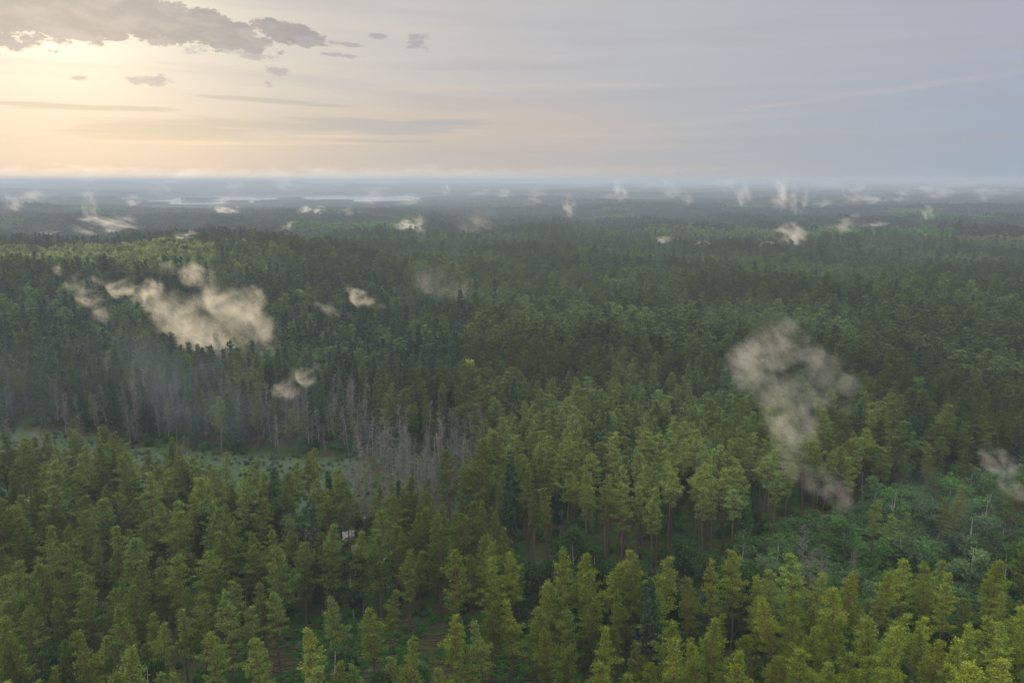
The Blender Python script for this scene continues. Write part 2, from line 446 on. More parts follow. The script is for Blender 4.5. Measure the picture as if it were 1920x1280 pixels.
def snag(seed, H=15.0):
    r = np.random.default_rng(seed); wood = Geo()
    b = r.normal(size=2) * .5
    tp = lambda z: np.array([b[0] * (z / H), b[1] * (z / H) + .1 * math.sin(z), z])
    zs = np.linspace(-.4, H, 8); wood.tube([tp(z) for z in zs], [.17, .155, .14, .12, .11, .09, .07, .03], 6)
    br = Geo()
    for i in range(16):
        z = r.uniform(H * .3, H * .97); a = r.uniform(0, 6.28); L = r.uniform(.3, 1.3)
        br.tube([tp(z), tp(z) + np.array([math.cos(a) * L, math.sin(a) * L, r.uniform(-.35, .25)])], [.035, .01], 3)
    return wood, br

PINES = [pine(s) for s in range(11, 19)] + [pine(s, 1.0, b) for s, b in ((19, .60), (20, .64), (21, .57))]
PINES_M = [pine(s, .4) for s in range(31, 37)]
SPR = [spruce(s) for s in range(41, 45)]
SPR_M = [spruce(s, .4) for s in range(51, 55)]
BRD = [broadleaf(s) for s in range(61, 65)]
BRD_M = [broadleaf(s, .4) for s in range(71, 75)]
BUSH = [broadleaf(s, 1.0, 4.2, 2.3, .12) for s in range(81, 85)]
BARE = [bare(s) for s in range(91, 96)]
SNAG = [snag(s) for s in range(101, 104)]

def mesh_of(g, name, mat):
    V, F = g.arr(); return make_mesh(name, V, F, [mat])
def proto_meshes(lst, wmat, cmat, wn='trunk', cn='crown'):
    return [(mesh_of(w, wn, wmat), mesh_of(c, cn, cmat)) for w, c in lst]

# ------------------------------------------------------------------ zones, polygons in the photograph's pixels laid on the ground
def inpoly(px, py, poly):
    px = np.asarray(px); py = np.asarray(py); c = np.zeros(px.shape, bool); k = len(poly)
    for i in range(k):
        x1, y1 = poly[i]; x2, y2 = poly[(i + 1) % k]
        cond = ((y1 > py) != (y2 > py)) & (px < (x2 - x1) * (py - y1) / ((y2 - y1) or 1e-9) + x1)
        c ^= cond
    return c
BOG = [(-500, 812), (0, 822), (130, 832), (230, 846), (400, 852), (600, 862), (700, 870), (640, 960), (560, 985), (450, 975), (350, 955),
       (285, 950), (230, 905), (150, 900), (115, 935), (0, 955), (-500, 955)]
DEADZ = [(590, 858), (700, 850), (830, 852), (925, 862), (905, 905), (865, 985), (830, 1028), (700, 1036), (610, 1030), (600, 960)]
THICK = [(935, 1100), (985, 1086), (1250, 1092), (1390, 1070), (1440, 1010), (1570, 985), (1650, 962), (1760, 930), (1920, 905), (2400, 900),
         (2400, 1200), (1900, 1206), (1700, 1212), (1560, 1262), (1440, 1225), (1380, 1205), (980, 1195)]
OPEN = [(430, 1190), (560, 1170), (760, 1165), (960, 1180), (990, 1300), (960, 1500), (420, 1500)]
SPRZ = [(-500, 700), (0, 690), (300, 700), (600, 735), (700, 790), (700, 862), (600, 862), (400, 852), (230, 846), (130, 832), (0, 822), (-500, 812)]
BIRCHHILL = [(-600, 455), (0, 470), (200, 474), (360, 498), (420, 520), (330, 528), (200, 520), (60, 535), (0, 550), (-600, 580)]
GREENBAND = [(1180, 452), (1300, 448), (1600, 462), (1700, 468), (1920, 470), (2300, 470), (2300, 490), (1900, 492), (1700, 482), (1400, 476), (1230, 466)]

# ------------------------------------------------------------------ the ground, one sheet to the horizon
ang_ = np.concatenate([np.radians(np.arange(-50, 50.01, .3)), np.radians(np.arange(54, 310, 4.0))])
rad_ = np.concatenate([[0.0], np.geomspace(8, 32000, 470)])
A_, R_ = np.meshgrid(ang_, rad_)
GX, GY = R_ * np.sin(A_), R_ * np.cos(A_)
GZ = height(GX, GY)
na, nr = len(ang_), len(rad_)
ii, jj = np.meshgrid(np.arange(nr - 1), np.arange(na), indexing='ij')
j2 = (jj + 1) % na
q = np.stack([ii * na + jj, ii * na + j2, (ii + 1) * na + j2, (ii + 1) * na + jj], -1).reshape(-1, 4)
GF = np.concatenate([q[:, [0, 2, 1]], q[:, [0, 3, 2]]])
def link(name, me, parent=None, kind=None, **props):
    o = bpy.data.objects.new(name, me); COL.objects.link(o)
    if parent is not None: o.parent = parent
    if kind: o['kind'] = kind
    for k, v in props.items(): o[k] = v
    return o
qx_, qy_ = project(GX.ravel(), GY.ravel(), 0 * GX.ravel()); gb = (inpoly(qx_, qy_, BOG) & (GY.ravel() > 60)).astype(float)
g_me = make_mesh('ground', np.stack([GX, GY, GZ], -1).reshape(-1, 3), GF, [M_GROUND], None, {'bog': ('FLOAT_COLOR', np.repeat(gb[:, None], 4, 1).astype(np.float32))})
g_me.polygons.foreach_set('use_smooth', np.ones(len(GF), bool))
ground = link('ground', g_me, kind='structure')

# ------------------------------------------------------------------ water
m2 = M_WATER.copy(); m2.name = 'lake_surface'
for l_ in [l for l in m2.node_tree.links if l.to_socket.name == 'Normal']: m2.node_tree.links.remove(l_)
next(q for q in m2.node_tree.nodes if q.type == 'BSDF_PRINCIPLED').inputs['Roughness'].default_value = .02
M_LAKE = m2
def sheet(name, pts, z, mat=None):
    c = np.mean(pts, 0); V = [(c[0], c[1], z)] + [(p[0], p[1], z) for p in pts]; k = len(pts)
    F = [(0, 1 + i, 1 + (i + 1) % k) for i in range(k)]
    V = np.array(V)
    a = V[F[0][1]] - V[0]; b = V[F[0][2]] - V[0]
    if a[0] * b[1] - a[1] * b[0] < 0: F = [(f[0], f[2], f[1]) for f in F]
    return link(name, make_mesh(name, V, F, [mat or M_WATER]), kind='structure')
th = np.linspace(0, 2 * math.pi, 80, endpoint=False)
sheet('lake_water', np.stack([-1200 + 1350 * np.cos(th), 4550 + 1500 * np.sin(th)], -1), LAKE_Z, M_LAKE)
PONDS = []
def pond(px, py, rx, ry, seed):
    r = np.random.default_rng(seed); x, y = flat(px, py); x2, _ = flat(px + rx, py); _, y2 = flat(px, py - ry)
    a, b = abs(x2 - x), abs(y2 - y); t = np.linspace(0, 2 * math.pi, 36, endpoint=False)
    f = 1 + .25 * np.sin(2 * t + r.uniform(0, 6)) + .15 * np.sin(5 * t + r.uniform(0, 6))
    P = np.stack([x + a * f * np.cos(t), y + b * f * np.sin(t)], -1)
    z = float(height(P[:, 0], P[:, 1]).max()) + .08
    PONDS.append((x, y, a, b)); sheet('pond_water', P, z)
pond(600, 992, 14, 7, 1); pond(645, 1004, 18, 9, 11); pond(702, 1050, 20, 7, 12); pond(640, 1062, 26, 5, 13); pond(690, 975, 12, 4, 14); pond(612, 1038, 10, 8, 15); pond(668, 1030, 14, 5, 16); pond(290, 975, 40, 14, 2); pond(70, 935, 26, 14, 3); pond(1212, 1232, 36, 12, 4); pond(1030, 1125, 45, 12, 5)
pond(1508, 1148, 22, 8, 6); pond(100, 905, 50, 5, 7)

# candidate trees, jittered grid, denser and finer near the viewer
def grid(r0, r1, sp, seed, azmax=42):
    r = np.random.default_rng(seed)
    xs = np.arange(-r1 * math.sin(R(azmax)), r1 * math.sin(R(azmax)), sp); ys = np.arange(0, r1, sp * .9)
    X_, Y_ = np.meshgrid(xs, ys); X_ = X_ + (np.arange(len(ys)) % 2)[:, None] * sp * .5
    X_ = X_ + r.uniform(-.40, .40, X_.shape) * sp; Y_ = Y_ + r.uniform(-.40, .40, Y_.shape) * sp
    X_, Y_ = X_.ravel(), Y_.ravel(); rr = np.hypot(X_, Y_)
    k = (rr >= r0) & (rr < r1) & (np.abs(np.degrees(np.arctan2(X_, Y_))) < azmax)
    return X_[k], Y_[k]
def vnoise(x, y, s, seed):
    """cheap smooth value noise in -1..1"""
    r = np.random.default_rng(seed); o = 0
    for i in range(6):
        a = r.uniform(0, 6.28); f = r.uniform(.6, 1.7) / s; o = o + np.sin((x * math.cos(a) + y * math.sin(a)) * f * 6.28 + r.uniform(0, 6.28))
    return o / 3.0

# foliage colours of the trees themselves
C_PINE = np.array((.092, .126, .028)); C_PINE_Y = np.array((.118, .150, .018)); C_PINE_D = np.array((.054, .083, .031))
C_SPR = np.array((.040, .064, .037)); C_BRD = np.array((.052, .118, .028)); C_LIME = np.array((.125, .170, .050)); C_TWIG = np.array((.104, .102, .088))
C_GREY = np.array((.115, .140, .100))

X1, Y1 = grid(60, 330, 4.75, 1)
X2, Y2 = grid(330, 1000, 5.9, 2)
TX, TY = np.concatenate([X1, X2]), np.concatenate([Y1, Y2])
px, py = project(TX, TY, 0 * TX); ZT = height(TX, TY)
u1 = rng.random(len(TX)); u2 = rng.random(len(TX))
KIND = np.zeros(len(TX), int)                 # 0 pine 1 spruce 2 broadleaf 3 bare 9 nothing
pat = vnoise(TX, TY, 90, 5)
KIND[u1 < .03] = 1; KIND[(u1 > .95)] = 2
zpx, zpy = project(TX, TY, ZT)
inb, ind, inth, ino, insp = (inpoly(px, py, z) for z in (BOG, DEADZ, THICK, OPEN, SPRZ))
bhl = ((TX < -.28 * TY) & (TY > 470) & (TY < 640) & (ZT > 12))
gband = inpoly(px, py, GREENBAND)
edge_ = insp & (py > 765)
KIND[insp] = np.where(u1[insp] < .62, 1, np.where(u1[insp] < .9, 0, 3))
KIND[edge_] = np.where(u1[edge_] < .40, 1, np.where(u1[edge_] < .52, 0, 3))
frm = (zpx_ := px) > 560
KIND[edge_ & frm & (u1 > .25)] = 3
slope = (TX < -20) & (TY > 230) & (TY < 470) & ~insp
KIND[slope & (u1 < .45)] = 1; KIND[slope & (u1 > .88)] = 2
bhl = bhl & (u2 < ss(.30, .42, -TX / np.maximum(TY, 1) + .05 * vnoise(TX, TY, 45, 33)) * .95 + .05)
KIND[bhl] = 2; ridge = (TX < -.27 * TY) & (TY > 640) & (TY < 780); KIND[ridge] = np.where(u1[ridge] < .8, 1, 0); KIND[gband & (u1 > .35)] = 2
KIND[ind] = np.where(u1[ind] < .95, 3, 9)
KIND[inb] = np.where(u1[inb] < .05, 3, 9)
KIND[inth] = np.where(u1[inth] < .40, 2, np.where(u1[inth] < .41, 3, 9))
KIND[inth & (px > 1380) & (u1 > .41) & (u1 < .53)] = 0
KIND[inth & (px < 1380) & (u2 < .55)] = 9
KIND[ino & (u1 < .60)] = 9
for (x, y, a, b) in PONDS: KIND[(((TX - x) / (a * .9)) ** 2 + ((TY - y) / (b * .95)) ** 2 < 1) & (u2 < .30)] = 9
# leave a gap in front of the pond so that the water shows between the stems
gx, gy = flat(650, 1085); KIND[(np.hypot(TX - gx, TY - gy) < 10) & (u2 < .15)] = 9
KIND[(KIND == 0) & (TY < 175) & (np.abs(vnoise(TX, TY, 22, 95)) < .16) & (u2 > .35)] = 9

# hero pines: (px of top, py of top, height m, colour, label)
HEROES = [
 (1060, 1030, 18, 'y', "tall pine with a ragged side branch, first of the row before the dark stand"),
 (1100, 1036, 17.5, 'y', "pine just right of the ragged one, its spire leaning towards it"),
 (1178, 1027, 19, 'y', "broad tall pine topping the middle of the row before the dark stand"),
 (1140, 1048, 17, 'y', "narrower pine pressed against the left side of the broad tall pine"),
 (1247, 1044, 18, 'y', "slim pointed pine standing alone right of the broad tall pine"),
 (1335, 1046, 18, 'y', "dark stemmed pine standing free above the green thicket, left of the orange stemmed one"),
 (1382, 1036, 18.5, 'y', "tall slender pine with an orange sunlit trunk at the thicket edge"),
 (962, 1038, 17, 'y', "yellow-green pine at the left end of the row, touching its neighbour"),
 (915, 1046, 17, 'y', "rounded pine beside the dark gap, left of the row of spires"),
 (1022, 1086, 15, 'y', "small pine low between the rounded pine and the first tall one"),
 (1598, 1066, 17, 'y', "pointed pine rising highest from the right stand's left end"),
 (1424, 1114, 16, 'y', "olive pine at the front corner of the right stand below the thicket"),
 (1483, 1117, 15, 'y', "conical olive pine just right of the corner pine of the right stand"),
 (1660, 1066, 18, 'y', "round headed pine second along the upper edge of the right stand"),
 (1742, 1055, 18, 'y', "bright yellow-green pine midway along the upper edge of the right stand"),
 (1865, 1044, 19, 'y', "tall spreading pine near the end of the right stand's upper edge"),
 (515, 1110, 15, 'p', "lone shapely pine on the left side of the open forest floor"),
 (468, 1138, 14, 'p', "short pine leaning on the lone shapely pine by the open floor"),
 (188, 1184, 13, 'p', "small lumpy pine standing clear at the bottom, lower left"),
 (100, 1240, 11, 'y', "little pine whose tip just enters the bottom edge, far left"),
 (340, 1136, 15, 'p', "full crowned pine between the lumpy pine and the lone shapely pine"),
 (630, 1118, 15.5, 'p', "pine with a pointed top at the back left of the open floor"),
 (855, 1158, 15, 'y', "bright pine at the right rim of the open forest floor"),
 (665, 1245, 12, 'p', "small pine at the bottom edge in front of the open floor"),
 (735, 1230, 12, 'p', "second small pine at the bottom edge in front of the open floor"),
 (908, 1170, 16, 'p', "upright pine right beside the bright pine of the open floor"),
 (962, 1135, 16, 'y', "yellowish pine above the upright one, below the row of spires"),
 (1130, 1183, 15, 'y', "dense round pine low in front of the broad tall pine"),
 (36, 835, 17, 'o', "reddish tinged pine at the left margin before the misty bog"),
]
hero = []
for hx, hy, hh, hc, lab in HEROES:
    d = ray(hx, hy); t = (CAM_H - hh) / -d.z; x, y = d.x * t, d.y * t
    hero.append((x, y, hh, hc, lab))
    KIND[np.hypot(TX - x, TY - y) < 3.0] = 9
    # nothing tall right in front of a hero
    dd = np.hypot(TX - x * .955, TY - y * .955); KIND[(dd < 2.2) & (TY < y)] = 9

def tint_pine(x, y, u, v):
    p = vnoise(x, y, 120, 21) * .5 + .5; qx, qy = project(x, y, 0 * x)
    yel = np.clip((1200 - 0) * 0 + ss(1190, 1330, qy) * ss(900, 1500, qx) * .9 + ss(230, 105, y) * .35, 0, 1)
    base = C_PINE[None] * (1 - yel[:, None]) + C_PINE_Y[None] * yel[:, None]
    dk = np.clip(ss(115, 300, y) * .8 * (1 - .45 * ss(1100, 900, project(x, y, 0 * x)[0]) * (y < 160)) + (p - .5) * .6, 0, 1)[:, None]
    stand = (1 + .28 * np.clip(vnoise(x, y, 170, 71) + .5 * vnoise(x, y, 60, 72), -1, 1))[:, None]  # broad light and dark patches, like cloud shadow, painted into the needle colour
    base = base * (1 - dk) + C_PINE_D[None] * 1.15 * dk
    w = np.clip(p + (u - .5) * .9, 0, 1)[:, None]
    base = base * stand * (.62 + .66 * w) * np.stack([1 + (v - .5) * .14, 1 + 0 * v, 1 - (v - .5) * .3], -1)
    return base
def tint_brd(x, y, u, v):
    t = C_BRD[None] * (1 - u[:, None] * .5) + C_GREY[None] * u[:, None] * .5
    t = t * (.45 + .55 * ss(1300, 1460, project(x, y, 0 * x)[0]) + .55 * (y > 300) * (1 - ss(1300, 1460, project(x, y, 0 * x)[0])))[:, None]  # left part of the thicket: understory shade painted into the leaf colour
    hillm = ((x < -.28 * y) & (y > 400) & (y < 700))[:, None] | inpoly(*project(x, y, 0 * x), GREENBAND)[:, None]
    t = np.where(hillm, C_LIME[None] * (.75 + .35 * v[:, None]), t)
    return t * (.55 + .85 * v[:, None])
def tint_spr(x, y, u, v): return C_SPR[None] * (.75 + .5 * u[:, None]) * np.stack([1 + (v - .5) * .3, 1 + 0 * v, 1 + 0 * v], -1)
def tint_bare(x, y, u, v): return C_TWIG[None] * (.7 + .6 * u[:, None]) * np.stack([1 + (v - .5) * .15, 1 + 0 * v, 1 + 0 * v], -1)

# ------------------------------------------------------------------ stuff: the forest beyond the trees built one by one
def tree_stuff(name, protos, P, rot, scl, pick, tint, mats, label, category):
    """one object: points to plant, tree shapes planted on them by a node group"""
    V = [P]; F, MI = [], []; vid = [np.full(len(P), -1)]; off = len(P)
    for i, (w, c) in enumerate(protos):
        for k, g in enumerate((w, c)):
            v, f = g.arr(); V.append(v); F.append(f + off); MI.append(np.full(len(f), k)); vid.append(np.full(len(v), i)); off += len(v)
    V = np.concatenate(V); N = len(V); m = len(P)
    pad = lambda a, w: np.concatenate([a, np.zeros((N - m, w))]) if w > 1 else np.concatenate([a, np.zeros(N - m)])
    me = make_mesh(name, V, np.concatenate(F), mats, np.concatenate(MI), {
        'vid': ('INT', np.concatenate(vid).astype(np.int32)), 'pick': ('INT', pad(pick, 1).astype(np.int32)),
        'turn': ('FLOAT_VECTOR', pad(rot, 3).astype(np.float32)), 'size': ('FLOAT_VECTOR', pad(scl, 3).astype(np.float32)),
        'tint': ('FLOAT_COLOR', pad(np.concatenate([tint, np.ones((m, 1))], 1), 4).astype(np.float32))})
    o = link(name, me, kind='stuff', label=label, category=category)
    ng = bpy.data.node_groups.new(name + '_planting', 'GeometryNodeTree')
    ng.interface.new_socket('Geometry', in_out='INPUT', socket_type='NodeSocketGeometry')
    ng.interface.new_socket('Geometry', in_out='OUTPUT', socket_type='NodeSocketGeometry')
    gi = ng.nodes.new('NodeGroupInput'); go = ng.nodes.new('NodeGroupOutput'); L = ng.links.new
    def attr(nm, typ):
        a = ng.nodes.new('GeometryNodeInputNamedAttribute'); a.data_type = typ; a.inputs['Name'].default_value = nm; return a.outputs['Attribute']
    def eq(sock, val):
        c = ng.nodes.new('FunctionNodeCompare'); c.data_type = 'INT'; c.operation = 'EQUAL'
        ins = [s for s in c.inputs if s.enabled and s.type == 'INT']
        L(sock, ins[0]); ins[1].default_value = val; return c.outputs[0]
    def split(val):
        s = ng.nodes.new('GeometryNodeSeparateGeometry'); s.domain = 'POINT'; L(gi.outputs[0], s.inputs[0]); L(eq(attr('vid', 'INT'), val), s.inputs['Selection'])
        return s.outputs[0]
    pts = split(-1); join = ng.nodes.new('GeometryNodeJoinGeometry')
    for i in range(len(protos)):
        ip = ng.nodes.new('GeometryNodeInstanceOnPoints')
        L(pts, ip.inputs['Points']); L(eq(attr('pick', 'INT'), i), ip.inputs['Selection'])
        L(split(i), ip.inputs['Instance'])
        e = ng.nodes.new('FunctionNodeEulerToRotation'); L(attr('turn', 'FLOAT_VECTOR'), e.inputs[0]); L(e.outputs[0], ip.inputs['Rotation'])
        L(attr('size', 'FLOAT_VECTOR'), ip.inputs['Scale']); L(ip.outputs[0], join.inputs[0])
    L(join.outputs[0], go.inputs[0])
    md = o.modifiers.new('planting', 'NODES'); md.node_group = ng
    return o
def plant_args(x, y, z, s0, s1, seed, wid=1.0):
    r = np.random.default_rng(seed); m = len(x); s = r.uniform(s0, s1, m)
    s = s * (1 + .10 * vnoise(x, y, 34, 88) + .07 * vnoise(x, y, 110, 89))
    rot = np.stack([r.normal(size=m) * .045, r.normal(size=m) * .045, r.uniform(0, 6.28, m)], -1)
    sw = s * r.uniform(.85, 1.15, m) * wid
    return np.stack([x, y, z], -1), rot, np.stack([sw, sw, s], -1)

def inview(x, y, z, h, mar=25):
    ax, ay = project(x, y, z + h); bx, by = project(x, y, z)
    return (ax > -mar) & (ax < 1920 + mar) & (ay < 1275) & (by > 0)

TALLB = (KIND == 0) & (((px > 935) & (px < 1640) & (py > 940) & (py < 1100)) | ((px > 570) & (px < 740) & (py > 975) & (py < 1120)))
dist = np.hypot(TX, TY)
VIS = inview(TX, TY, ZT, 16)
# the largest trees in view, one by one
def nearest(mask, k):
    idx = np.nonzero(mask & VIS)[0]; return idx[np.argsort(dist[idx])][:k]
I_P = nearest(KIND == 0, 300 - len(HEROES))
I_S = nearest((KIND == 1) & insp, 120)
I_B = nearest((KIND == 2) & inth, 170)
I_D = nearest((KIND == 3) & (ind | inb | inth | insp), 280)
single = np.zeros(len(TX), bool)
for I in (I_P, I_S, I_B, I_D): single[I] = True

def do_stuff(name, k, high, midl, tint_fn, mats, s0, s1, seed, label, category, extra=None, wid=1.0):
    m_ = (KIND == k) & ~single
    if extra is not None: m_ &= extra
    x, y, z = TX[m_], TY[m_], ZT[m_]; P, rot, scl = plant_args(x, y, z - .1, s0, s1, seed, wid)
    r = np.random.default_rng(seed + 1); near = np.hypot(x, y) < 300
    pick = np.where(near, r.integers(0, min(8, len(high)), len(x)), len(high) + r.integers(0, len(midl), len(x)))
    if k == 0: tb = TALLB[m_]; pick[tb] = 8 + r.integers(0, 3, tb.sum()); scl[tb] = np.stack([r.uniform(.95, 1.2, tb.sum())] * 3, -1)
    return tree_stuff(name, high + midl, P, rot, scl, pick, tint_fn(x, y, r.random(len(x)), r.random(len(x))), mats, label, category)
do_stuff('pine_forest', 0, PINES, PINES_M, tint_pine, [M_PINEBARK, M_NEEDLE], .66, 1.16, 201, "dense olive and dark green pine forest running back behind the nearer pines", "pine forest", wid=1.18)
do_stuff('spruce_forest', 1, SPR, SPR_M, tint_spr, [M_GREYBARK, M_NEEDLE], .72, 1.05, 203, "dark spruces scattered through the forest and the hillside behind the bog", "spruce forest", wid=1.15)
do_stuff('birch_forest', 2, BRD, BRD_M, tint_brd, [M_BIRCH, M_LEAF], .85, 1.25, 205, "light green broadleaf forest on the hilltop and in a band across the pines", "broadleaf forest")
if ((KIND == 3) & ~single).sum(): do_stuff('bare_forest', 3, BARE[:2], BARE[:2], tint_bare, [M_DEAD, M_TWIG], .8, 1.1, 207, "grey leafless trees scattered in the spruces behind the bog", "bare forest")

# forest 1 to 2.4 km away: small clumps; then wide clumps to 9 km
def clump(seed, w, k, det):
    r = np.random.default_rng(seed); wood, crown = Geo(), Geo()
    for i in range(k):
        x, y = r.uniform(-w / 2, w / 2, 2); s = r.uniform(.75, 1.15); h = 17 * s
        if det == 1:
            V, F = pine(int(r.integers(300, 306)), .1)[1].arr()
            a = r.uniform(0, 6.28); c_, s_ = math.cos(a), math.sin(a)
            V = V * s; V = np.stack([V[:, 0] * c_ - V[:, 1] * s_ + x, V[:, 0] * s_ + V[:, 1] * c_ + y, V[:, 2]], -1); crown.add(V, F)
        else:
            zc = r.uniform(.45, 1, (3, 1)) * h; zc[0] = h * .95
            C = np.concatenate([r.normal(size=(3, 2)) * .8 + (x, y), zc], 1); crown.tufts(C, 4, (1.0, 1.0, 1.3), 3.3, .7, r)
            crown.tufts([(x, y, h * .35)], 2, (.5, .5, 1.5), 6, 2, r)
    wood.tube([(0, 0, 0), (0, 0, 9)], [.2, .1], 3)
    return wood, crown
CL1 = [clump(s, 22, 18, 1) for s in (401, 402, 403)]
CL2 = [clump(s, 84, 150, 2) for s in (411, 412, 413)]
xa, ya = grid(1000, 2400, 20, 5, 38); xb, yb = grid(2400, 10500, 76, 6, 38)
def land(x, y): return height(x, y) > LAKE_Z + 1.0
k = land(xb, yb); xb, yb = xb[k], yb[k]
xx, yy = np.concatenate([xa, xb]), np.concatenate([ya, yb]); zz = height(xx, yy)
P, rot, scl = plant_args(xx, yy, zz, .85, 1.1, 9)
scl[:, 2] *= np.where((yy > 2400) & (yy < 6000) & (zz < LAKE_Z + 8), .6, 1.0)
rot[:, :2] *= .2
r9 = np.random.default_rng(77); pick = np.where(np.arange(len(xx)) < len(xa), r9.integers(0, 3, len(xx)), 3 + r9.integers(0, 3, len(xx)))
pn = vnoise(xx, yy, 420, 31) * .5 + .5; u = r9.random((len(xx), 1))
tn = np.array((.048, .062, .038))[None] * (.7 + .6 * u) ; gr = ((pn > .92) & (yy < 4000))[:, None]; tn = np.where(gr, C_BRD[None] * 1.2, tn)
gq = inpoly(*project(xx, yy, zz), GREENBAND); tn[gq] = C_LIME * .8
tree_stuff('distant_forest', CL1 + CL2, P, rot, scl, pick, tn, [M_GREYBARK, M_NEEDLE], "blue-green forest fading into haze all the way to the horizon", "distant forest")

# undergrowth, bog shrubs and thicket brush
def scrub(x, y, s0, s1, tint, name, label, category, seed):
    z = height(x, y); P, rot, scl = plant_args(x, y, z - .15, s0, s1, seed, 1.2); r = np.random.default_rng(seed)
    tree_stuff(name, BUSH, P, rot, scl, r.integers(0, len(BUSH), len(x)), tint, [M_GREYBARK, M_LEAF], label, category)
xs, ys = grid(85, 290, 2.3, 12, 38); sx, sy = project(xs, ys, 0 * xs); uu = rng.random(len(xs))
kt = inpoly(sx, sy, THICK) & (uu < .95)
kb = (inpoly(sx, sy, BOG) | inpoly(sx, sy, DEADZ)) & (vnoise(xs, ys, 14, 97) + uu * .8 > -.1)
ko = ~kt & ~inpoly(sx, sy, BOG) & ~inpoly(sx, sy, DEADZ) & ~inpoly(sx, sy, OPEN) & (uu < .20)
for (x, y, a, b) in PONDS:
    w = ((xs - x) / (a * 1.1)) ** 2 + ((ys - y) / (b * 1.15)) ** 2 > 1; kt &= w; kb &= w; ko &= w
v = rng.random(len(xs))[:, None]; g2 = (vnoise(xs, ys, 25, 44) * .5 + .5)[:, None]
scrub(xs[kt], ys[kt], .45, 1.25, (C_BRD * (.45 + .9 * v) * (.65 + .5 * g2) * (.32 + .68 * ss(1330, 1480, sx)[:, None]) + C_GREY * (1 - g2) * .3)[kt], 'thicket_undergrowth', "tangled green brush filling the gap between the pine stands", "undergrowth", 501)  # brush towards the left darkened in its colour to stand for shade
scrub(xs[kb], ys[kb], .07, .30, (C_GREY * (.42 + .40 * v) * np.clip(g2 + .4, .7, 1.2) + C_BRD * .30)[kb], 'bog_undergrowth', "grey-green low shrubs covering the misty bog", "undergrowth", 502)
scrub(xs[ko], ys[ko], .15, .65, (C_BRD * (.6 + .5 * v))[ko], 'forest_undergrowth', "low green bushes under the pines", "undergrowth", 503)
# ground cover and cut branches on the open floor
xo, yo = grid(70, 175, .95, 14, 38); ox, oy = project(xo, yo, 0 * xo); uo = rng.random(len(xo))
strip = vnoise(xo, yo, 16, 61)
kc = inpoly(ox, oy, [(380, 1150), (1000, 1150), (1050, 1400), (350, 1400)]) & (strip > -.35) & (uo < .9)
vo = rng.random((len(xo), 1))
zo = height(xo, yo); Pc, rc, sc_ = plant_args(xo[kc], yo[kc], zo[kc] - .05, .05, .16, 15, 1.8)
tree_stuff('ground_cover', BUSH[:2], Pc, rc, sc_, rng.integers(0, 2, kc.sum()), (np.array((.035, .12, .02)) * (.6 + .7 * vo))[kc], [M_GREYBARK, M_LEAF], "bright green ground cover on the open forest floor", "ground cover")
stick = Geo(); rs = np.random.default_rng(3)
for i in range(420):
    X0, Y0 = flat(rs.uniform(420, 1010), rs.uniform(1165, 1290)); a = rs.normal() * .25 + .08; L = rs.uniform(1.2, 4.5); z = hgt(X0, Y0) + rs.uniform(.05, .35)
    Y0 = round(Y0 / 2.2) * 2.2 + rs.normal() * .3
    stick.tube([(X0, Y0, z), (X0 + L * .5 * math.cos(a), Y0 + L * .5 * math.sin(a), z + .15), (X0 + L * math.cos(a), Y0 + L * math.sin(a), z)], [.07, .055, .02], 4)
V, F = stick.arr()
m, n = new_mat("brushwood"); d = n.node('ShaderNodeBsdfDiffuse'); d.inputs[0].default_value = (.085, .055, .038, 1); M_BRUSH = finish(m, n, d.outputs[0])
link('brushwood_litter', make_mesh('brushwood_litter', V, F, [M_BRUSH]), kind='stuff', label="cut brown branches lying in rows on the open forest floor", category="brushwood")

# ------------------------------------------------------------------ individual trees
MP = proto_meshes(PINES, M_PINEBARK, M_NEEDLE); MS = proto_meshes(SPR, M_GREYBARK, M_NEEDLE); MB_ = proto_meshes(BRD, M_BIRCH, M_LEAF)
MD = proto_meshes(BARE, M_DEAD, M_TWIG, 'trunk', 'branches'); MG = proto_meshes(SNAG, M_DEAD, M_DEAD, 'trunk', 'branches')
def tree(name, meshes, i, x, y, z, s, sw, rz, tint, label, category, group, cn='crown'):
    e = bpy.data.objects.new(name, None); COL.objects.link(e)
    e.location = (x, y, z); e.rotation_euler = (random.gauss(0, .02), random.gauss(0, .02), rz); e.scale = (sw, sw, s)
    e['label'] = label; e['category'] = category; e['group'] = group; e.empty_display_size = .5
    w, c = meshes[i % len(meshes)]
    a = bpy.data.objects.new('trunk', w); COL.objects.link(a); a.parent = e
    b = bpy.data.objects.new(cn, c); COL.objects.link(b); b.parent = e
    b['tint'] = [float(t) for t in tint]
    return e

ORD = ["first", "second", "third", "fourth", "fifth", "sixth", "seventh", "eighth", "ninth", "tenth", "eleventh", "twelfth", "thirteenth", "fourteenth",
       "fifteenth", "sixteenth", "seventeenth", "eighteenth", "nineteenth", "twentieth"]
def unique_labels(items, noun, region_fn, words_fn):
    """items: dicts with px; a label of look + place, counted from the left only among those alike"""
    bucket = {}
    for it in items: bucket.setdefault((region_fn(it), words_fn(it)), []).append(it)
    for (reg, w), L in bucket.items():
        L.sort(key=lambda it: it['px'])
        for k, it in enumerate(L):
            if len(L) == 1: it['label'] = f"{w} {noun} {reg}"
            elif len(L) == 2: it['label'] = f"{'left' if k == 0 else 'right'} one of two {w} {noun}s {reg}"
            else: it['label'] = f"{w} {noun} {reg}, {ORD[k] if k < 20 else str(k + 1) + 'th'} from left"
def size_word(s, a, b, words=("short", "mid-sized", "tall")): return words[0] if s < a else words[1] if s < b else words[2]

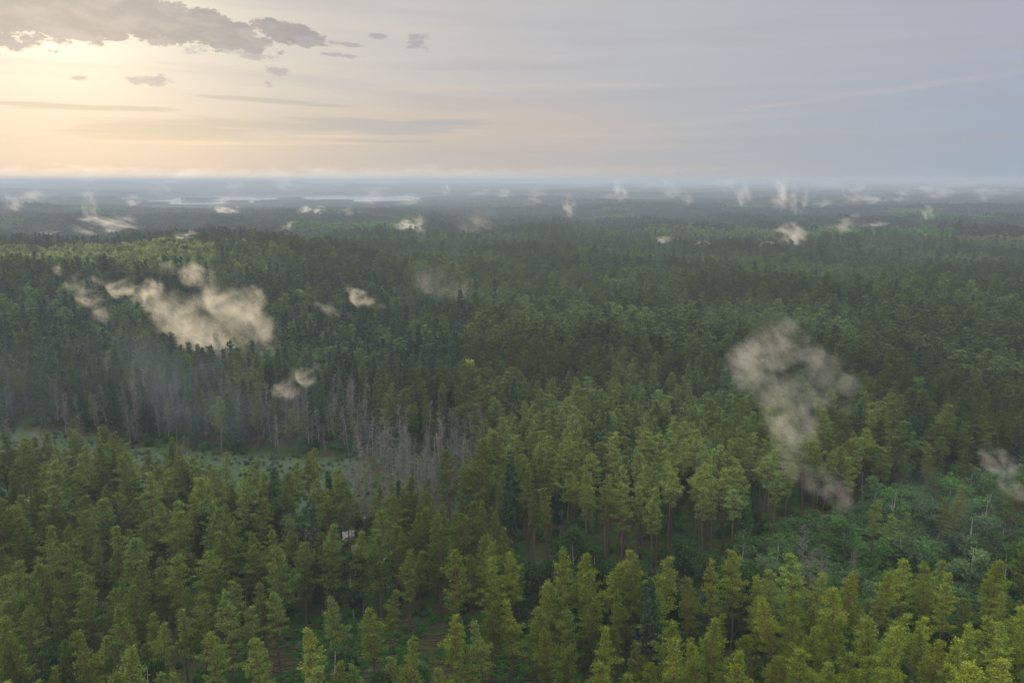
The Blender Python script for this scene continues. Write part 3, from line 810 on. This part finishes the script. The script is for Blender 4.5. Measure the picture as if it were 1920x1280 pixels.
# pines
items = []
rr = np.random.default_rng(91)
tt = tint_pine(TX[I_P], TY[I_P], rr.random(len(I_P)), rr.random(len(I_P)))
for j, i in enumerate(I_P):
    s = rr.uniform(.72, 1.15); tx, ty = project(TX[i], TY[i], ZT[i] + 17 * s)
    items.append(dict(x=TX[i], y=TY[i], z=ZT[i] - .1, s=s, sw=s * rr.uniform(.95, 1.25), px=float(tx), py=float(ty), tint=tt[j], v=int(rr.integers(0, 8)), f=rr.random()))
    if TALLB[i]: items[-1].update(v=8 + int(rr.integers(0, 3)), s=rr.uniform(1.0, 1.18), sw=rr.uniform(.95, 1.15))
def reg_pine(it):
    x, y = it['px'], it['py']
    col = "at far left" if x < 220 else "at left" if x < 440 else "left of the open floor" if x < 620 else "behind the open floor" if x < 960 and y < 1130 else "by the open floor" if x < 960 else "at centre" if x < 1200 else "below the thicket" if x < 1440 else "at right" if x < 1680 else "at far right"
    row = "along the bottom edge" if y > 1190 else "one row up" if y > 1130 else "midway up the stand" if y > 1070 else "high in the stand" if y > 1000 else "behind the front stand"
    return f"{row} {col}"
def w_pine(it):
    t = it['tint']; hue = "yellow-green" if t[0] > t[1] * .95 else "olive" if t[0] > t[1] * .80 else "green"
    return size_word(it['s'], .90, 1.02) + " " + hue
unique_labels(items, "pine", reg_pine, w_pine)
for it in items:
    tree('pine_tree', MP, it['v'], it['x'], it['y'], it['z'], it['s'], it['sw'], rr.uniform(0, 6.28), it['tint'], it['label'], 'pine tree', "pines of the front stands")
for x, y, hh, hc, lab in hero:
    z = hgt(x, y); s = (hh - z) / 17.0
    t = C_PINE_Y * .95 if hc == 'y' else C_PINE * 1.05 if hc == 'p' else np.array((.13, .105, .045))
    tree('pine_tree', MP, int(rr.integers(0, 8)), x, y, z - .1, s, s * rr.uniform(.95, 1.15), rr.uniform(0, 6.28), t, lab, 'pine tree', "pines of the front stands")

def generic(I, meshes, name, noun, cat, group, tint_fn, s0, s1, region, words_fn, seed, H, cn='crown', wid=1.0):
    r = np.random.default_rng(seed); t = tint_fn(TX[I], TY[I], r.random(len(I)), r.random(len(I))); its = []
    for j, i in enumerate(I):
        s = r.uniform(s0, s1); tx, ty = project(TX[i], TY[i], ZT[i] + H * s)
        its.append(dict(x=TX[i], y=TY[i], z=ZT[i] - .1, s=s, sw=s * r.uniform(.85, 1.2) * wid, px=float(tx), py=float(ty), tint=t[j], v=int(r.integers(0, len(meshes)))))
    unique_labels(its, noun, region, words_fn)
    for it in its: tree(name, meshes, it['v'], it['x'], it['y'], it['z'], it['s'], it['sw'], r.uniform(0, 6.28), it['tint'], it['label'], cat, group, cn)
def reg_spr(it):
    x, y = it['px'], it['py']
    col = "at the left margin" if x < 120 else "on the left hillside" if x < 260 else "behind the bog's left half" if x < 400 else "behind the bog's middle" if x < 520 else "behind the bog's right half"
    row = "at the bog edge" if y > 745 else "one row back" if y > 705 else "deep in mist"
    return f"{row} {col}"
def w_spr(it):
    return size_word(it['s'], .82, .95) + " " + ("dark" if it['tint'][1] < .058 else "greyish")
generic(I_S, MS, 'spruce_tree', 'spruce', 'spruce tree', "spruces behind the bog", tint_spr, .72, 1.05, reg_spr, w_spr, 601, 20, wid=1.1)
def reg_brd(it):
    x, y = it['px'], it['py']
    col = "at the thicket's left end" if x < 1130 else "left of the thicket's middle" if x < 1330 else "in the thicket's middle" if x < 1530 else "right of the thicket's middle" if x < 1730 else "at the thicket's right end"
    row = "low" if y > 1120 else "midway" if y > 1020 else "high up"
    return f"{row} {col}"
def w_brd(it):
    return size_word(it['s'], .5, .75, ("bushy", "leafy", "tall leafy")) + " " + ("grey-green" if it['tint'][0] > it['tint'][1] * .62 else "bright green" if it['tint'][1] > .095 else "deep green")
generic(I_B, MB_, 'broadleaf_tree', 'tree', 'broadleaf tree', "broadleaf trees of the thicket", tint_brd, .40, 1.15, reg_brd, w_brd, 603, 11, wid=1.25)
def reg_dead(it):
    x, y = it['px'], it['py']
    col = "at the bog's far left" if x < 200 else "in the bog's left half" if x < 420 else "in the bog's right half" if x < 600 else "at the grey stand's left" if x < 700 else "in the grey stand's middle" if x < 790 else "at the grey stand's right" if x < 950 else "in the green thicket"
    row = "in front" if y > 850 else "midway back" if y > 790 else "at the back"
    return f"{row} {col}"
def w_dead(it):
    return size_word(it['s'], .75, .9) + " leafless " + ("pale grey" if it['tint'][0] > .16 else "brown-grey")
generic(I_D, MD, 'bare_tree', 'tree', 'bare tree', "leafless trees of the bog", tint_bare, .62, 1.22, reg_dead, w_dead, 605, 15, cn='branches')

# broken pale snags and a few marked trees
for j, (bx, by, hh, lab) in enumerate([
    (655, 862, 16, "straight pale snag, a bare trunk rising at the grey stand's left"),
    (828, 905, 15, "leaning pale snag at the right edge of the grey stand"),
    (818, 910, 13, "thinner snag just left of the leaning one"),
    (745, 955, 9, "short pale snag standing in front of the grey stand"),
    (597, 915, 6, "white stump snag on the open bog, right half"),
    (332, 845, 7, "short white snag at the bog's left half, before dark spruces"),
    (415, 858, 11, "slim pale snag behind the left half of the bog"),
    (525, 866, 14, "tall slim snag with a dark crook behind the bog's middle"),
    (1616, 985, 13, "grey snag with short stubs below the drifting mist on the right")]):
    x, y = flat(bx, by); s = hh / 15
    tree('dead_snag', MG, j, x, y, hgt(x, y) - .1, s, max(.8, s) * 1.15, j * 1.3, (.3, .3, .3), lab, 'dead tree', "pale snags", 'branches')
for j, (tx, ty, hh, mesh, nm, tint, lab, cat) in enumerate([
    (875, 676, 15, MB_, 'broadleaf_tree', C_LIME * 1.5, "single lime green tree glowing in the middle of the dark pines", 'broadleaf tree'),
    (562, 545, 15, MB_, 'broadleaf_tree', C_LIME * 1.5, "round lime green tree on the hillside between two patches of mist", 'broadleaf tree'),
    (1792, 888, 14, MB_, 'broadleaf_tree', C_BRD * 1.3, "tall bright green birch above the thicket, with a pale trunk", 'broadleaf tree'),
    (1680, 905, 13, MB_, 'broadleaf_tree', C_BRD * 1.2, "bright green birch at the foot of the drifting mist", 'broadleaf tree'),
    (1545, 1085, 9, MB_, 'broadleaf_tree', C_BRD * 1.2, "small vivid green tree in front of the thicket, by the right stand", 'broadleaf tree')]):
    d = ray(tx, ty); p, t = hit(tx, ty, hh); s = hh / 11
    tree(nm, mesh, j, p.x, p.y, hgt(p.x, p.y) - .1, s, s * 1.1, j, tint, lab, cat, "single bright green trees")
for j, (tx, ty, hh, w) in enumerate([(272, 527, 20, "leftmost"), (288, 512, 25, "second from the left"), (305, 510, 27, "tallest"), (322, 530, 20, "shorter fourth"), (340, 512, 24, "rightmost"), (256, 540, 17, "small outlying")]):
    p, t = hit(tx, ty, hh)
    s = hh / 20
    tree('spruce_tree', MS, j, p.x, p.y, hgt(p.x, p.y) - .1, s, s * 1.3, j, C_SPR * .8, f"{w} of the dark spruces standing out of the hillside mist", 'spruce tree', "dark spruces in the hillside mist")

# ------------------------------------------------------------------ mist
MIST_C = (0.97, 0.93, 0.86)
def hull(name, blobs, mat, pad=1.08, vox=None):
    bm_v, bm_f, off = [], [], 0
    import bmesh
    bm = bmesh.new()
    for (c, r) in blobs:
        bmesh.ops.create_icosphere(bm, subdivisions=3, radius=r * pad, matrix=Matrix.Translation(c))
    me = bpy.data.meshes.new(name); bm.to_mesh(me); bm.free(); me.materials.append(mat)
    o = link(name, me)
    md = o.modifiers.new('skin', 'REMESH'); md.mode = 'VOXEL'; md.voxel_size = vox or min(r for c, r in blobs) * .22; md.use_smooth_shade = True
    return o
def mist_cloud(name, pxblobs, dens, label, category='mist', lift=15, up=.35, colr=MIST_C, g=.5, fscale=.05, contrast=3.0, cut=.0, step=None, warp=0.0, kind=None, k=.3, grow=2.0):
    B = []; ts = [hit(q[0], q[1], lift)[1] for q in pxblobs]; t0 = min(t for t in ts if t) * .95
    for q in pxblobs:
        x, y, rp = q[:3]; p, t = hit(x, y, lift)
        if p is None: continue
        t = t0 * (1 - k) + t * k; d = ray(x, y)
        r = rp * t / FPX * grow; B.append((Vector((d.x * t, d.y * t, CAM_H + d.z * t)), r))
    c0 = sum((b[0] for b in B), Vector()) / len(B)
    B = [(b - c0, r) for b, r in B]
    m, n = new_mat(name + "_air")
    P = X(n, n.node('ShaderNodeTexCoord').outputs['Object'])
    w = n.noise(P, fscale * .5, 2, .5, color=True)
    W = n.vmath('ADD', P, n.vmath('SCALE', n.vmath('SUBTRACT', w, (.5, .5, .5)), scale=.35 / fscale * (1 + warp)))
    f = None
    for c, r in B:
        dd = n.vmath('DISTANCE', P, tuple(c), out=1) * (1 / r)
        e = n.math('MAXIMUM', 1.0 - dd * dd, 0.0)
        f = e if f is None else f + e
    f = n.math('MINIMUM', f, 1.2)
    wx_, wy_, wz_ = n.sep(W)
    al = n.xyz((wx_ - wz_) * .52, wy_ * .8, (wx_ + wz_) * .76)        # drawn out along the drift, up and to the left
    fb = n.noise(al, fscale * 1.25, 3, .6); f2 = n.noise(al, fscale * 4.0, 4, .68)
    dn = n.math('MAXIMUM', n.math('MINIMUM', f, 1.1) - n.sstep(fb, .30, .66) * contrast * .30 - n.sstep(f2, .3, .7) * .40 - cut, 0.0) * n.sstep(f, 0.0, 1.0)
    dn = (dn ** 1.5) * n.sstep(f2, .62, .34, .6, 1.4) * (dens * .85)
    v = n.node('ShaderNodeVolumePrincipled'); v.inputs['Color'].default_value = (*colr, 1); v.inputs['Anisotropy'].default_value = g
    n.put(v.inputs['Density'], dn)
    finish(m, n, vol=v.outputs[0])
    ext = max(max(b[0][i] + b[1] for b in B) - min(b[0][i] - b[1] for b in B) for i in range(3))
    m.cycles.volume_step_rate = max(.12, min(1.0, (step or min(r for c, r in B) * .35) / (ext / 10)))
    o = hull(name, B, m); o.location = c0
    o['label'] = label; o['category'] = category
    if kind: o['kind'] = kind
    return o
mist_cloud('mist_cloud', [(1450, 632, 34), (1425, 665, 34), (1490, 655, 32), (1540, 690, 30), (1385, 690, 26), (1420, 725, 30), (1470, 745, 30), (1560, 730, 24), (1515, 790, 24),
           (1480, 800, 30), (1450, 770, 24), (1475, 850, 28), (1510, 885, 26), (1550, 915, 24), (1585, 940, 20), (1590, 770, 16), (1500, 715, 18), (1530, 760, 18), (1600, 720, 16)], .062,
           "large drifting twist of cream mist over the pines, widest at its top", fscale=.085, contrast=2.3, cut=.0, lift=16)
mist_cloud('mist_cloud', [(330, 560, 22), (300, 585, 26), (345, 610, 32), (395, 615, 36), (440, 610, 36), (425, 650, 28), (480, 630, 32), (510, 655, 20), (455, 575, 26), (415, 545, 24), (375, 520, 20), (350, 512, 16), (480, 555, 16), (310, 505, 12), (285, 560, 14), (385, 575, 22)], .038,
           "largest bank of golden mist lying on the left hillside below the dark spruces", fscale=.060, contrast=2.5, cut=.0, lift=15, colr=(1.0, .93, .80))
mist_cloud('mist_cloud', [(130, 520, 14), (155, 540, 18), (185, 555, 20), (190, 590, 12), (225, 540, 12), (260, 530, 16), (255, 560, 12), (110, 505, 9), (290, 545, 14)], .08,
           "golden streak of mist sinking into the trees at the left end of the hillside", fscale=.06, contrast=3.2, cut=.02, lift=15, colr=(1.0, .93, .80))
mist_cloud('mist_cloud', [(645, 515, 10), (662, 535, 13), (682, 555, 15), (702, 572, 15), (720, 582, 9), (655, 585, 14), (620, 580, 13), (595, 575, 9), (665, 560, 12)], .075,
           "hooked streak of mist on the hillside right of the golden bank", fscale=.06, contrast=3.2, cut=.02, lift=14, colr=(1.0, .94, .82))
mist_cloud('mist_cloud', [(535, 728, 16), (560, 715, 20), (580, 700, 14), (600, 690, 10), (515, 735, 9)], .07, "small tan puff of mist hanging over the spruces behind the bog", fscale=.15, contrast=3.3, cut=.0, lift=18, colr=(1.0, .93, .82))
mist_cloud('mist_cloud', [(1865, 858, 16), (1885, 880, 22), (1905, 905, 16), (1850, 840, 10), (1915, 925, 12)], .11, "short plume of mist leaning by the right margin above the thicket", fscale=.16, contrast=3.2, cut=.0, lift=15)
mist_cloud('mist_cloud', [(800, 560, 42), (790, 520, 24), (860, 530, 36), (740, 540, 26)], .009, "faint tan veil of mist over the pines right of the hooked streak", fscale=.03, contrast=2.5, cut=.1, lift=18)
# damp veils over the bog and the thicket; their blue colour paints in shade
mist_cloud('ground_mist', [(40, 700, 110), (180, 720, 120), (330, 740, 120), (470, 760, 110), (590, 790, 80), (60, 830, 70), (200, 640, 90), (440, 850, 90), (700, 830, 80), (-60, 760, 120)], .0026,
           "thin blue-grey veil of mist over the bog and the spruces behind it", fscale=.022, contrast=2.2, cut=.0, lift=10, k=.6, grow=1.3, colr=(.80, .92, 1.0), g=.0, step=12, kind='stuff')
mist_cloud('thicket_mist', [(1690, 970, 60), (1780, 1000, 70), (1870, 960, 60), (1630, 1010, 40)], .0013,
           "thin bluish veil of mist over the right half of the green thicket", fscale=.04, contrast=1.4, cut=.0, lift=8, k=.6, colr=(.80, .92, 1.0), g=.0, step=8, kind='stuff')

# far wisps: one shared material, each its own body of air
m, n = new_mat("wisp_air")
P = X(n, n.node('ShaderNodeTexCoord').outputs['Object']); oi = n.node('ShaderNodeObjectInfo'); rnd = X(n, oi.outputs['Random'])
q = n.vmath('ADD', P, n.xyz(rnd * 37.0, rnd * 91.0, 0.0))
w = n.noise(q, .9, 3, .6, color=True)
Wp = n.vmath('ADD', P, n.vmath('SCALE', n.vmath('SUBTRACT', w, (.5, .5, .5)), scale=1.5))
rr_ = n.vmath('LENGTH', Wp, out=1); px_, py_, pz_ = n.sep(P)
edge = n.sstep(n.vmath('LENGTH', P, out=1), .55, .97, 1.0, 0.0)
qx, qy, qz = n.sep(q)
qs = n.xyz((qx + qz) * 1.0, qy, (qx - qz) * .58)
dn = n.math('MAXIMUM', .74 - rr_ * .8 - n.sstep(n.noise(qs, 1.9, 5, .58), .32, .68) * .74, 0.0) * edge * n.sstep(pz_, -1.0, -.1, .6, 1.0)
inv = n.node('ShaderNodeAttribute', attribute_type='OBJECT', attribute_name='thickness')
v = n.node('ShaderNodeVolumePrincipled'); v.inputs['Color'].default_value = (1, .94, .87, 1); v.inputs['Anisotropy'].default_value = .35
n.put(v.inputs['Density'], dn * X(n, inv.outputs['Fac']))
finish(m, n, vol=v.outputs[0]); m.cycles.volume_step_rate = .55
M_WISP = m
import bmesh
bm = bmesh.new(); bmesh.ops.create_icosphere(bm, subdivisions=3, radius=1.0); wisp_me = bpy.data.meshes.new('mist_wisp'); bm.to_mesh(wisp_me); bm.free(); wisp_me.materials.append(M_WISP)
# (px, py of the foot, width px, height px, lean px to the left at the top, strength, label)
WISPS = [
 (200, 448, 92, 40, 0, 2.2, "bright cream mound of mist behind the dark ridge, far left"),
 (172, 420, 22, 60, 8, 1.0, "thin column of mist above the cream mound, far left"),
 (425, 408, 52, 20, 0, 1.6, "low white puff of mist below the left end of the lake"),
 (575, 406, 30, 18, 10, 1.3, "small slanting wisp below the lake, first of a pair"),
 (600, 406, 30, 18, 8, 1.5, "small slanting wisp below the lake, second of a pair"),
 (768, 438, 56, 30, 4, 2.0, "bright cream puff of mist standing in the dark forest left of centre"),
 (800, 452, 22, 46, 26, 1.1, "slanting tail of mist trailing right of the bright cream puff"),
 (525, 362, 46, 34, 4, 1.1, "tall white plume rising over the middle of the lake"),
 (440, 368, 34, 26, 6, .7, "faint plume rising over the left part of the lake"),
 (545, 436, 42, 16, 12, .8, "faint short wisp in the dark forest below the lake"),
 (655, 408, 44, 20, 4, .8, "faint wisp below the right end of the lake"),
 (905, 448, 70, 60, 22, .55, "wide faint smear of mist in the forest left of centre"),
 (950, 376, 30, 26, 10, 1.2, "small bright wisp just right of the lake"),
 (836, 374, 16, 34, 2, .9, "narrow upright wisp at the right end of the lake"),
 (1010, 380, 36, 30, 6, .6, "faint wisp near the horizon at centre"),
 (1072, 415, 26, 48, 10, 1.2, "slim forked wisp standing in the forest at centre"),
 (1168, 384, 30, 46, 8, 1.5, "bright crooked wisp near the horizon right of centre"),
 (1225, 358, 60, 20, 6, .7, "low band of mist on the horizon right of centre"),
 (1268, 380, 36, 44, 14, 1.0, "slanting wisp near the horizon between two crooked ones"),
 (1398, 405, 36, 66, 4, 1.1, "tall hazy column of mist left of the twin plumes"),
 (1478, 402, 44, 62, 6, 1.6, "left and denser of the twin tall plumes"),
 (1512, 408, 30, 60, 16, 1.5, "right and thinner of the twin tall plumes"),
 (1492, 470, 52, 48, 4, 2.3, "brightest puff of mist standing on the light green band of trees"),
 (1440, 468, 30, 16, 4, .9, "low wisp just left of the brightest puff"),
 (1252, 462, 30, 24, 8, 1.3, "small white wisp at the left end of the light green band"),
 (1320, 466, 34, 18, 4, .8, "faint low wisp on the light green band of trees"),
 (1600, 446, 60, 42, 18, 1.1, "curling wisp right of the brightest puff, its left arm"),
 (1640, 436, 50, 20, 10, .9, "thin arc of mist, right arm of the curling wisp"),
 (1744, 420, 22, 32, 2, 1.2, "small upright wisp alone in the forest at right"),
 (1620, 384, 40, 34, 18, 1.3, "slanting pair of wisps near the horizon right of the twin plumes"),
 (1655, 386, 40, 22, 10, 1.0, "low wisp trailing right of the slanting pair"),
 (1700, 384, 40, 30, 10, .8, "pale wisp near the horizon at right"),
 (1770, 378, 50, 26, 8, .8, "second pale wisp near the horizon at right"),
 (1860, 384, 40, 30, 12, .9, "pale wisp near the horizon by the right margin"),
 (20, 402, 30, 34, 4, .9, "small wisp at the left margin near the horizon"),
 (95, 448, 40, 14, 2, .5, "low faint wisp behind the dark ridge at the left margin"),
 (250, 392, 24, 22, 10, .9, "small slanting wisp left of the lake"),
 (345, 452, 40, 18, 4, .9, "thin low wisp behind the ridge right of the cream mound"),
 (700, 372, 60, 22, 8, .6, "pale band of mist at the right end of the lake shore"),
 (340, 345, 90, 22, 10, .9, "white mist on the blue ridge beyond the lake, left"),
 (160, 352, 60, 30, 6, .9, "white mist climbing over the blue ridge at far left"),
 (640, 350, 120, 16, 6, .7, "long white mist on the blue ridge beyond the lake, right"),
 (1120, 352, 120, 16, 4, .6, "long low mist under the horizon at centre"),
 (1350, 354, 120, 18, 6, .7, "long low mist under the horizon above the twin plumes"),
 (1560, 360, 90, 22, 6, .8, "mist bank under the horizon right of the twin plumes"),
 (1800, 358, 140, 16, 4, .8, "long low mist under the horizon by the right margin"),
 (30, 640, 16, 26, 0, 1.0, "tiny pale puff in the dim spruces at the left margin"),
]
rw = random.Random(5)
for i in range(16):
    WISPS.append((60 + i * 122 + rw.uniform(-30, 30), rw.uniform(362, 396), rw.uniform(26, 70), rw.uniform(12, 30), rw.uniform(6, 16), rw.uniform(.35, .7),
                  f"faint slanting wisp in the row under the horizon, {['first','second','third','fourth','fifth','sixth','seventh','eighth','ninth','tenth','eleventh','twelfth','thirteenth','fourteenth','fifteenth','last'][i]} from the left"))
for (wx, wy, ww, wh, lean, st_, lab) in WISPS:
    p, t = hit(wx, wy, 12)
    if p is None: p, t = hit(wx, wy + 4, 12)
    if p is None: continue
    k_ = t / FPX
    o = bpy.data.objects.new('mist_wisp', wisp_me); COL.objects.link(o)
    hx, hz = ww * k_ * .85, wh * k_ * .72
    hy = max(min(hx, hz) * 1.2, 8)
    # sheared body: leaning left as it rises
    sh = -lean * k_ / max(hz * 2, 1)
    o.matrix_world = Matrix.Translation((p.x - lean * k_ * .5, p.y + hy * .5, p.z + hz * .72)) @ Matrix(((hx, 0, sh * hz * 1.3, 0), (0, hy, 0, 0), (0, 0, hz, 0), (0, 0, 0, 1)))
    o['label'] = lab; o['category'] = 'mist'; o['group'] = "mist wisps rising from the forest"
    o['thickness'] = float(st_ * (1.3 if wh < 40 else .95) / hy)

# ------------------------------------------------------------------ haze
zmin = float(GZ.min()) - 1.0
s_ = 34000.0; ztop = 96.0
V = [(x, y, z) for z in (zmin, ztop) for x, y in ((-s_, -s_), (s_, -s_), (s_, s_), (-s_, s_))]
F = [(0, 2, 1), (0, 3, 2), (4, 5, 6), (4, 6, 7), (0, 1, 5), (0, 5, 4), (1, 2, 6), (1, 6, 5), (2, 3, 7), (2, 7, 6), (3, 0, 4), (3, 4, 7)]
m, n = new_mat("haze_air")
v = n.node('ShaderNodeVolumePrincipled'); v.inputs['Color'].default_value = (.335, .395, .475, 1); v.inputs['Density'].default_value = .00027; v.inputs['Anisotropy'].default_value = .15
finish(m, n, vol=v.outputs[0]); m.cycles.homogeneous_volume = True
link('haze', make_mesh('haze', V, F, [m]), kind='stuff', label="pale blue evening haze filling the air over the forest", category="haze")
print("trees in stuff/near:", len(TX), "clumps", len(xx), "singles", single.sum(), "ground z", GZ.min(), GZ.max())
